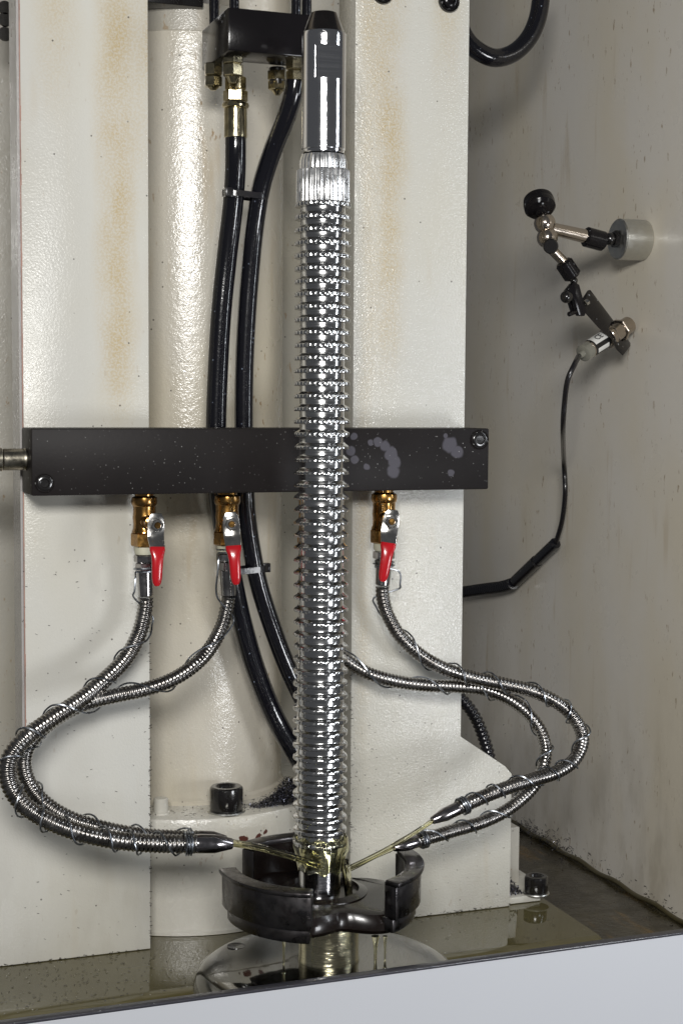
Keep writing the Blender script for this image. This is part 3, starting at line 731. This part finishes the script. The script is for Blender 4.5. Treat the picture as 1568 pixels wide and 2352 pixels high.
H1 = [(541, 312, .0), (541, 345, .0), (540, 400, .004), (534, 480, .012), (521, 590, .018), (508, 720, .020), (500, 860, .021), (496, 985, .021), (498, 1080, .021), (505, 1160, .021), (517, 1240, .022), (534, 1330, .024), (556, 1430, .028), (588, 1540, .032), (628, 1640, .034), (672, 1720, .030), (715, 1790, .026)]
H2 = [(679, 186, -.030), (672, 222, -.028), (655, 275, -.02), (625, 350, -.005), (600, 430, .006), (585, 520, .014), (575, 620, .018), (566, 740, .020), (561, 860, .021), (560, 985, .021), (562, 1080, .021), (566, 1170, .021), (576, 1250, .022), (594, 1340, .022), (622, 1430, .022), (655, 1520, .022), (692, 1600, .020), (735, 1680, .018)]
t1, w1 = rubber(H1, 24.5, 'thick black rubber hose under the zinc crimp fitting, left of the pair')
p = w1[0]; s = lambda px: mm(px, p)
z = lambda v: P(541, v, Y=0).z
up_ = Vector((0, 0, 1))
MB().lathe([(s(24), z(318)), (s(26.5), z(316)), (s(26.5), z(252)), (s(25), z(250)), (s(30), z(247)), (s(31.5), z(243)), (s(30), z(238)), (s(22), z(236))], (p.x, p.y, 0), n=40).build('crimp_ferrule', M_zinc, t1)
hexprof(MB(), (p.x, p.y, z(234)), up_, s(28), z(208)-z(234), .2, .0006).build('union_nut', M_zinc, t1, smooth=False)
hexprof(MB(), (p.x, p.y, z(207)), up_, s(24), z(176)-z(207), .2, .0006).build('union_nut', M_zinc, t1, smooth=False)
MB().cyl((p.x, p.y, z(177)), (p.x, p.y, z(150)), s(17), 20).build('stem', M_zinc, t1)
settle(t1, p)
t2, w2 = rubber(H2, 22.5, 'thick black rubber hose curving down from the block beside the broach, right of the pair')
settle(t2, w2[0])
# cable ties
def tie(a, b, r1, r2, lab, tail=None):
    """a strap round two parallel hoses"""
    a = Vector(a); b = Vector(b); d_ = (b-a); L_ = d_.length; e1 = d_.normalized(); e2 = Vector((0, -1, 0)); R_ = max(r1, r2)+.0007
    pts = []
    for k in range(13): th = PI/2+PI*k/12; pts.append(a+(e1*math.cos(th)+e2*math.sin(th))*R_)
    for k in range(13): th = -PI/2+PI*k/12; pts.append(b+(e1*math.cos(th)+e2*math.sin(th))*R_)
    pts.append(pts[0])
    t = thing('cable_tie', lab, 'cable tie', 'cable ties round the two rubber hoses')
    V = []; Fq = []; w = Vector((0, 0, .0022)); c_ = (a+b)/2
    for p_ in pts:
        o_ = (p_-c_).normalized()*.0009
        V += [p_-w, p_+w, p_+w+o_, p_-w+o_]
    for i in range(len(pts)-1):
        for k in range(4): Fq.append((i*4+k, i*4+(k+1) % 4, (i+1)*4+(k+1) % 4, (i+1)*4+k))
    MB().add(V, Fq).build('strap', M_cable, t, fix=True)
    hd = pts[3] if not tail else b+e1*R_
    MB().box(tuple(hd-Vector((.0030, .0030, .0035))), tuple(hd+Vector((.0030, .0030, .0035)))).build('lock_head', M_cable, t, .0006)
    settle(t, a); return t
tie(P(538, 446, Y=.009), P(586, 452, Y=.009), mm(24, w1[0]), mm(22, w1[0]), 'black cable tie holding both rubber hoses together, upper one')
tie(P(531, 1312, Y=.023), P(587, 1306, Y=.023), mm(24, w1[0]), mm(22, w1[0]), 'black cable tie with a stub on the rubber hoses beside a red lever', True)

# ------------------------------------------------------------------ sensor on its magnetic arm
wq = P(1477, 552, X=XW); YG = wq.y
face = P(1416, 551, Y=YG); Rm = mm(48, face)*.97
mg = thing('magnetic_stand', 'small jointed magnetic arm stand with round aluminium base fixed to the side wall', 'magnetic stand')
fx = face.x; zc_ = wq.z
MB().lathe([(Rm*.985, .0004), (Rm, .0012), (Rm, XW-fx-.0012), (Rm*.93, XW-fx)], (XW, YG, zc_), (-1, 0, 0), 72).build('magnet_base', M_alu, mg)
G = lambda u, v, y=0.: P(u, v, Y=YG+y)
k1 = mm(1, G(1350, 550))
bs = G(1408, 549, .0); hexprof(MB(), (fx+.0002, YG, zc_), (-1, 0, 0), k1*20, k1*12, .2).build('base_nut', M_screw, mg, smooth=False)
MB().sphere(G(1400, 549), k1*15).build('ball_stud', M_screw, mg)
MB().cyl(G(1384, 554), G(1400, 550), k1*7, 16).build('ball_neck', M_screw, mg)
MB().cyl(G(1386, 555), G(1342, 543), k1*23, 32, .0015).build('socket_sleeve', M_black, mg)
MB().cyl(G(1348, 544), G(1262, 524), k1*16, 32, .0005, k1*14).build('upper_rod', M_nickel, mg)
MB().sphere(G(1250, 513, -.004), k1*24.5, 32).build('pivot_ball', M_nickel, mg)
MB().sphere(G(1256, 546, -.006), k1*24, 32).build('pivot_ball', M_nickel, mg)
MB().cyl(G(1260, 559, -.006), G(1264, 566, -.028), k1*17, 24, .001).build('pivot_cap', M_screw, mg)
a_ = G(1243, 494, -.004); b_ = G(1236, 462, .006)
ax = (b_-a_).normalized(); Lk = (b_-a_).length
MB().lathe([(k1*12, 0), (k1*14, Lk*.25), (k1*30, Lk*.34), (k1*35.5, Lk*.5), (k1*36, Lk*.8), (k1*35, Lk*.84), (k1*35.5, Lk*.9), (k1*34, Lk*1.12), (k1*29, Lk*1.2), (.00001, Lk*1.22)], a_, ax, 48).build('clamp_knob', M_black, mg)
MB().cyl(G(1259, 566), G(1303, 611), k1*11.5, 24, .0003).build('lower_rod', M_nickel, mg)
MB().cyl(G(1292, 601), G(1316, 637), k1*21, 32, .0018).build('socket_sleeve', M_black, mg)
MB().sphere(G(1317, 645), k1*9).build('ball_stud', M_screw, mg)
o = MB().prism([G(1304, 664, -.01), G(1318, 646, -.01), G(1330, 654, -.01), G(1346, 715, -.01), G(1342, 726, -.01), G(1328, 725, -.01), G(1318, 690, -.01)], (0, .006, 0)).build('clamp_arm', M_black, mg, .0008, fix=True)
MB().prism([G(1298, 668, -.002), G(1312, 650, -.002), G(1322, 700, -.002), G(1330, 716, -.002), G(1314, 716, -.002)], (0, .005, 0)).build('clamp_arm', M_black, mg, .0008, fix=True)
MB().sphere(G(1300, 682, -.012), k1*14.5).build('clamp_ball', M_screw, mg)
MB().cyl(G(1305, 722, -.014), G(1330, 712, -.004), k1*5.5, 16, .0008).build('clamp_screw', M_black, mg)
# bracket plate
e_ = [G(1347, 669, .006), G(1353, 668, .010), G(1445, 790, .014), G(1445, 797, .012), G(1429, 817, -.008), G(1414, 803, -.010), G(1402, 778, -.012), G(1372, 752, -.012), G(1340, 716, -.010), G(1337, 684, .0)]
br = MB().prism(e_, Vector((.0012, .0008, .0010))).build('bracket_plate', M_black, mg, .0003, fix=True)
hexprof(MB(), G(1343, 697, -.010), (G(1352, 690)-G(1343, 697)).normalized(), k1*7, k1*10).build('bracket_nut', M_lever, mg, smooth=False)
settle(mg, (XW, YG, zc_))
se = thing('proximity_sensor', 'nickel proximity sensor with white sticker clamped in the black bracket', 'sensor')
s0 = G(1334, 814, -.012); s1_ = G(1443, 746, .012); sa = (s1_-s0).normalized(); SL = (s1_-s0).length
at = lambda f: s0+sa*SL*f
MB().lathe([(k1*7, -.003), (k1*9, .002), (k1*17, .0022), (k1*20, .0030), (k1*20.5, SL*.14), (k1*20.3, SL*.15)], s0, sa, 40).build('end_gland', M_grey, se)
body = MB().cyl(at(.14), at(1.0), k1*20.5, 40, .0006).build('barrel', M_nickel, se)
hexprof(MB(), at(.60), sa, k1*27, k1*9, .3).build('lock_nut', M_nickel, se, smooth=False)
MB().cyl(at(.53), at(.60), k1*25, 36, .0004).build('lock_washer', M_nickel, se)
hexprof(MB(), at(.80), sa, k1*27, k1*10, .1).build('lock_nut', M_nickel, se, smooth=False)
# sticker bent round the barrel, with its mark
hh = (CAM-s0).normalized(); b1 = (hh-sa*hh.dot(sa)).normalized(); b2 = sa.cross(b1)
if b2.z < 0: b2 = -b2
def patch(f0, f1, a0, a1, rr):
    n = 10; V = []
    for i in range(n+1):
        a = a0+(a1-a0)*i/n; d_ = b1*math.cos(a)+b2*math.sin(a)
        V += [at(f0)+d_*rr, at(f1)+d_*rr, at(f1)+d_*(rr+.00015), at(f0)+d_*(rr+.00015)]
    Fq = [(i*4+k, i*4+(k+1) % 4, (i+1)*4+(k+1) % 4, (i+1)*4+k) for i in range(n) for k in range(4)]+[(0, 1, 2, 3), (n*4+3, n*4+2, n*4+1, n*4)]
    return MB().add(V, Fq)
patch(.17, .47, -1.25, 1.45, k1*20.5+.0001).build('label_border', M_ink, se, fix=True)
st = patch(.19, .45, .05, 1.35, k1*20.5+.0004).build('sticker', M_sticker, se, fix=True)
patch(.20, .42, -.95, -.45, k1*20.5+.0004).build('sticker', M_sticker, se, fix=True)
tb = bpy.data.curves.new('ce_text', 'FONT'); tb.body = 'CE'; tb.size = k1*20; tb.extrude = .0001; tb.align_x = 'CENTER'; tb.align_y = 'CENTER'
to = bpy.data.objects.new('ce_text', tb); COL.objects.link(to); dg = bpy.context.evaluated_depsgraph_get()
me = bpy.data.meshes.new_from_object(to.evaluated_get(dg)); COL.objects.unlink(to); bpy.data.objects.remove(to)
d_ = b1*math.cos(.62)+b2*math.sin(.62); upv = b1*-math.sin(.62)+b2*math.cos(.62)
rt = sa*-1 if (sa.cross(d_)).dot(upv) < 0 else sa
Mx = Matrix((upv*-1 if False else sa, upv, d_)).transposed().to_4x4()
if Mx.determinant() < 0: Mx = Matrix((sa*-1, upv, d_)).transposed().to_4x4()
Mx.translation = at(.32)+d_*(k1*20.5+.0008); me.transform(Mx)
o = link('printed_mark', me, M_ink, se, False)
settle(se, s0)
cp = spline([s0-sa*.004, G(1318, 838, -.030), G(1303, 872, -.030), P(1296, 920, Y=YG-.02), P(1292, 985, Y=YG), P(1294, 1060, X=XW-.02), P(1297, 1130, X=XW-.014), P(1290, 1195, X=XW-.012), P(1276, 1246, X=XW-.012)], .004)
tag(MB().sweep(cp, mm(6.2, G(1300, 900)), 14).build('sensor_cable', M_cable), 'thin black cable hanging from the sensor down along the side wall', 'cable')
a_ = P(1276, 1246, X=XW-.012); b_ = P(1182, 1336, X=XW-.012); m_ = a_.lerp(b_, .45)
sl_ = thing('cable_sleeve', 'black taped sleeve joining the sensor cable to the ribbed conduit', 'cable sleeve')
MB().cyl(a_, m_, mm(13, a_), 24, .0015).build('heat_shrink', M_conduit, sl_)
MB().cyl(m_.lerp(a_, .03), b_, mm(14.5, a_), 24, .0025).build('heat_shrink', M_cable, sl_)
settle(sl_, b_)
def conduit(pts, r, lab):
    C = spline(pts, .0011); shp = (1.0, 1.0, .80, .80)
    return tag(MB().sweep(C, [r*shp[i % 4] for i in range(len(C))], 16).build('ribbed_conduit', M_conduit, deg=80), lab, 'conduit', 'black ribbed conduits by the side wall')
conduit([P(1178, 1340, X=XW-.014), P(1150, 1348, X=XW-.014), P(1110, 1353, X=XW-.015), P(1040, 1363, X=XW-.02)], mm(13.5, P(1120, 1350, X=XW-.014)), 'black ribbed conduit running behind the right upright below the black bar')
conduit([P(1010, 1560, Y=.12), P(1065, 1612, Y=.12), P(1092, 1650, Y=.12), P(1112, 1700, Y=.12), P(1125, 1750, Y=.12), P(1130, 1830, Y=.12)], mm(14.5, P(1100, 1650, Y=.12)), 'black ribbed conduit curving down behind the chamfered foot of the right upright')
tag(MB().sweep(spline([P(1040, 20, Y=.2), P(1066, 84, Y=.2), P(1096, 116, Y=.2), P(1136, 133, Y=.2), P(1178, 122, Y=.2), P(1212, 90, Y=.2), P(1232, 48, Y=.2), P(1241, 0, Y=.2), P(1243, -60, Y=.2)], .004), mm(21, P(1140, 130, Y=.2)), 28).build('looped_cable', M_rubber), 'thick black cable looping down at the top right beside the upright', 'cable')

# ------------------------------------------------------------------ oil
def jet(pts, rads, lab):
    t = thing('oil_jet', lab, 'oil jet', 'streams of yellow cutting oil'); rnd = random.Random(len(lab))
    for (du0, dv0, du1, dv1, k) in rads:
        W3 = [P(u+du0*(1-f)+du1*f, v+dv0*(1-f)+dv1*f, Y=y) for f, (u, v, y) in [(i/(len(pts)-1), p_) for i, p_ in enumerate(pts)]]
        C = spline(W3, .0012); r = mm(1, C[0])
        MB().sweep(C, [r*k*(1-.25*i/len(C)+.06*math.sin(i*.35+dv0)) for i in range(len(C))], 10).build('stream', M_oil, t)
    settle(t, P(*pts[0][:2], Y=pts[0][2]))
jet([(532, 1936, -.114), (590, 1945, -.117), (650, 1961, -.119), (705, 1978, -.120), (742, 1990, -.121)], [(0, -4, -2, -4, 4.6), (0, 2, 0, 3, 5.2), (0, 5, 8, 8, 3.6)], 'flat stream of yellow oil from the left nozzle onto the broach')
jet([(992, 1885, -.108), (930, 1925, -.106), (865, 1962, -.105), (804, 1992, -.104)], [(0, 0, 0, -2, 4.4), (0, 4, 0, 4, 3.2)], 'thin stream of yellow oil from the upper right nozzle onto the broach')
jet([(905, 1948, -.104), (860, 1968, -.103), (805, 1996, -.102)], [(0, 0, 0, 2, 4.8)], 'thin stream of yellow oil from the lower right nozzle onto the broach')
def skin(name, lab, rows, a0, a1, th, n=40, seed=1):
    """uneven film of oil over the shaft; rows = (radius, z)"""
    rnd = random.Random(seed); V = []; Fq = []; m = len(rows)
    for k, (r_, z_) in enumerate(rows):
        for i in range(n):
            a = a0+(a1-a0)*i/(n-1); e = math.sin(PI*i/(n-1))**.5
            w = r_+th*e*(.6+.4*math.sin(a*7+k*1.3+seed)+.3*math.sin(a*13-k*.9))
            V.append((w*math.cos(a), YS+w*math.sin(a), z_+.0012*math.sin(a*9+seed+k)))
    for k in range(m-1):
        for i in range(n-1): Fq.append((k*n+i, k*n+i+1, (k+1)*n+i+1, (k+1)*n+i))
    nn = len(V)
    V2 = []
    for k, (r_, z_) in enumerate(rows):
        for i in range(n):
            a = a0+(a1-a0)*i/(n-1); V2.append((r_*.97*math.cos(a), YS+r_*.97*math.sin(a), V[k*n+i][2]))
    Fq2 = [tuple(x+nn for x in f[::-1]) for f in Fq]
    rim = []
    for i in range(n-1): rim += [(i+1, i, nn+i, nn+i+1), ((m-1)*n+i, (m-1)*n+i+1, nn+(m-1)*n+i+1, nn+(m-1)*n+i)]
    for k in range(m-1): rim += [(k*n, (k+1)*n, nn+(k+1)*n, nn+k*n), ((k+1)*n+n-1, k*n+n-1, nn+k*n+n-1, nn+(k+1)*n+n-1)]
    o = MB().add(V+V2, Fq+Fq2+rim).build(name, M_oil, None, fix=True)
    return tag(o, lab, 'oil')
zt_ = zlow+.004
skin('oil_film', 'yellow oil swirling round the broach where the streams strike it', [(RL*1.05, zt_-.022), (RL*1.12, zt_-.016), (RL*1.18, zt_-.010), (RT*.99, zt_-.006), (RT*.97, zt_), (RT*.9, zt_+.002)], camang-2.0, camang+1.9, .0016, 72, 2)
skin('oil_curtain', 'clear yellow curtain of oil running down the right side of the broach foot', [(RL*1.75, zhub-.001), (RL*1.55, zhub+.006), (RL*1.40, zhub+.016), (RL*1.30, zhub+.026), (RL*1.2, zhub+.034)], camang+.95, camang+1.9, .0022, 30, 5)
for u, y, v0, v1, k, lab in ((862, -.14, 2150, 2212, 5.5, 'thick yellow oil drip falling from the web of the forked part onto the flange'), (884, -.135, 2150, 2196, 3.2, 'thin yellow oil drip beside the thick one under the forked part'), (652, -.122, 2150, 2196, 3.6, 'yellow oil drip under the front left arm of the forked part')):
    a_ = P(u, v0, Y=y); b_ = P(u, v1, Y=y); b_.x = a_.x; b_.z = .0176; r = mm(k, a_); L_ = a_.z-b_.z
    tag(MB().lathe([(r*1.8, 0), (r*1.1, -L_*.15), (r*.7, -L_*.4), (r*.62, -L_*.8), (r*.9, -L_*.95), (r*1.6, -L_)], a_, n=20).build('oil_drip', M_oil, None, fix=True), lab, 'oil drip', 'oil drips under the forked part')

# ------------------------------------------------------------------ swarf and grit
def slivers(name, lab, n, place, size, mat, cat='swarf', flat_=.3):
    b = MB(); V = []; Fq = []
    for i in range(n):
        p_, nrm = place(); p_ = Vector(p_); L_ = size*random.uniform(.35, 1.25); w = size*random.uniform(.10, .24)
        d_ = Vector((random.uniform(-1, 1), random.uniform(-1, 1), random.uniform(-1, 1)*flat_))
        nrm = Vector(nrm); d_ = (d_-nrm*d_.dot(nrm)*(1-flat_)).normalized(); s_ = d_.cross(nrm+Vector((.01, .02, .03))).normalized(); h_ = d_.cross(s_)
        bend = nrm*L_*random.uniform(.0, .25); k0 = len(V)
        for t_, q_ in ((-.5, 0), (0, 1), (.5, 0)):
            c_ = p_+d_*L_*t_+bend*q_
            V += [c_+s_*w*.5, c_-s_*w*.5, c_+h_*w*.6]
        for k in range(2):
            for j in range(3): Fq.append((k0+k*3+j, k0+k*3+(j+1) % 3, k0+k*3+3+(j+1) % 3, k0+k*3+3+j))
        Fq += [(k0, k0+2, k0+1), (k0+6, k0+7, k0+8)]
    o = b.add(V, Fq).build(name, mat, None, smooth=False)
    return tag(o, lab, cat, kind='stuff')
def pile():
    a = random.gauss(0, 1); b_ = abs(random.gauss(0, 1)); c0 = P(668, 1852, Z=zf)
    x = c0.x+a*.013; yy = c0.y+.012*random.random()+.004*b_; h_ = max(0, .020*(1-abs(a)/1.8))*random.random()*(.3+(x-c0.x+.03)/.04)
    dx = x-cx; ymin = YB-math.sqrt(max(0, (RFl-.003)**2-dx*dx)) if abs(dx) < RFl-.003 else c0.y
    return (x, max(yy, ymin+.001), zf+max(.0004, h_)), (0, 0, 1)
slivers('swarf_heap', 'heap of fine dark steel chips on the drum flange left of the broach', 2600, pile, .0030, M_chip, flat_=1.)
slivers('flange_grit', 'scattered dark grit on the ledge of the drum flange', 110, lambda: (lambda a, r_: ((cx+r_*math.cos(a), YB+r_*math.sin(a), zf+.0004), (0, 0, 1)))(random.uniform(-2.2, -.7), random.uniform(RB+.003, RFl-.004)), .0022, M_grit)
slivers('bed_grit', 'dark grit and bright slivers scattered over the oily bed', 330, lambda: ((random.uniform(-.25, .22) if random.random() < .5 else random.uniform(-.25, -.09), random.uniform(-.085, .0), .0005), (0, 0, 1)), .0021, M_grit)
slivers('bed_slivers', 'bright steel slivers scattered over the oily bed', 90, lambda: ((random.uniform(-.25, -.09), random.uniform(-.09, -.005), .0006), (0, 0, 1)), .0019, M_lever)
def edge_pts():
    k = random.random()
    if k < .45: return (X1+random.gauss(0, .0003), -.0003, random.uniform(.0, .30)**1.0), (0, -1, 0)
    if k < .62: return (XR0+random.gauss(.0003, .0006), -.0003, random.uniform(.0, .20)), (0, -1, 0)
    if k < .80: return (random.uniform(-.22, X1), -.0006, random.uniform(.0006, .002)), (0, -1, 0)
    return (random.uniform(XR0, c3.x), -.0006, random.uniform(.0006, .003)), (0, -1, 0)
slivers('edge_grit', 'dark grit stuck along the lower edges of the uprights', 230, edge_pts, .0022, M_grit)
def fs():
    return (random.uniform(-.02, .06)+.05 if False else random.uniform(XR0, XR0+.022) if random.random() < .35 else random.uniform(XR0, c3.x), -.0004, random.uniform(.01, .16)), (0, -1, 0)
slivers('upright_specks', 'fine dark chips stuck to the foot of the right upright', 150, fs, .0016, M_grit)
slivers('upright_specks', 'fine dark chips stuck to the lower half of the left upright', 110, lambda: ((random.uniform(-.235, X1), -.0004, random.uniform(.01, .30)), (0, -1, 0)), .0016, M_grit)
xf0 = c3.x+.0005; xf1 = P(1240, 2070, Y=.004).x
slivers('swarf_corner', 'tangle of grey steel chips in the corner beside the small cap screw', 420, lambda: (lambda x: ((x, random.uniform(.008, .035), .0065+random.random()**2*.022*max(0, 1-(x-xf0)/(.016))), (0, 0, 1)))(xf0+.016*random.random()**1.3), .0034, M_chip, flat_=1.)
slivers('gusset_grit', 'dark chips clinging behind the edge of the right upright', 230, lambda: ((c3.x+random.uniform(0, .0045)+.003*(random.random()**3), .0365+random.random()*.001, random.uniform(.02, .085)), (0, -1, 0)), .0026, M_chip, flat_=1.)
def wallfoot():
    y = random.uniform(.04, .36); g_ = random.gauss(0, 1)
    return ((XW-.0008, y, ZF+.004+abs(g_)*.006), (-1, 0, 0)) if random.random() < .5 else ((XW-.004-abs(g_)*.008, y, ZF+.0006), (0, 0, 1))
slivers('wall_foot_grit', 'dark chips gathered along the foot of the side wall', 170, wallfoot, .0030, M_grit)
slivers('wall_corner_swarf', 'swarf gathered at the back corner of the trough by the wall', 260, lambda: ((XW-abs(random.gauss(0, .007)), random.uniform(.24, .36), ZF+.001+abs(random.gauss(0, .007))), (0, 0, 1)), .0036, M_chip, flat_=1.)
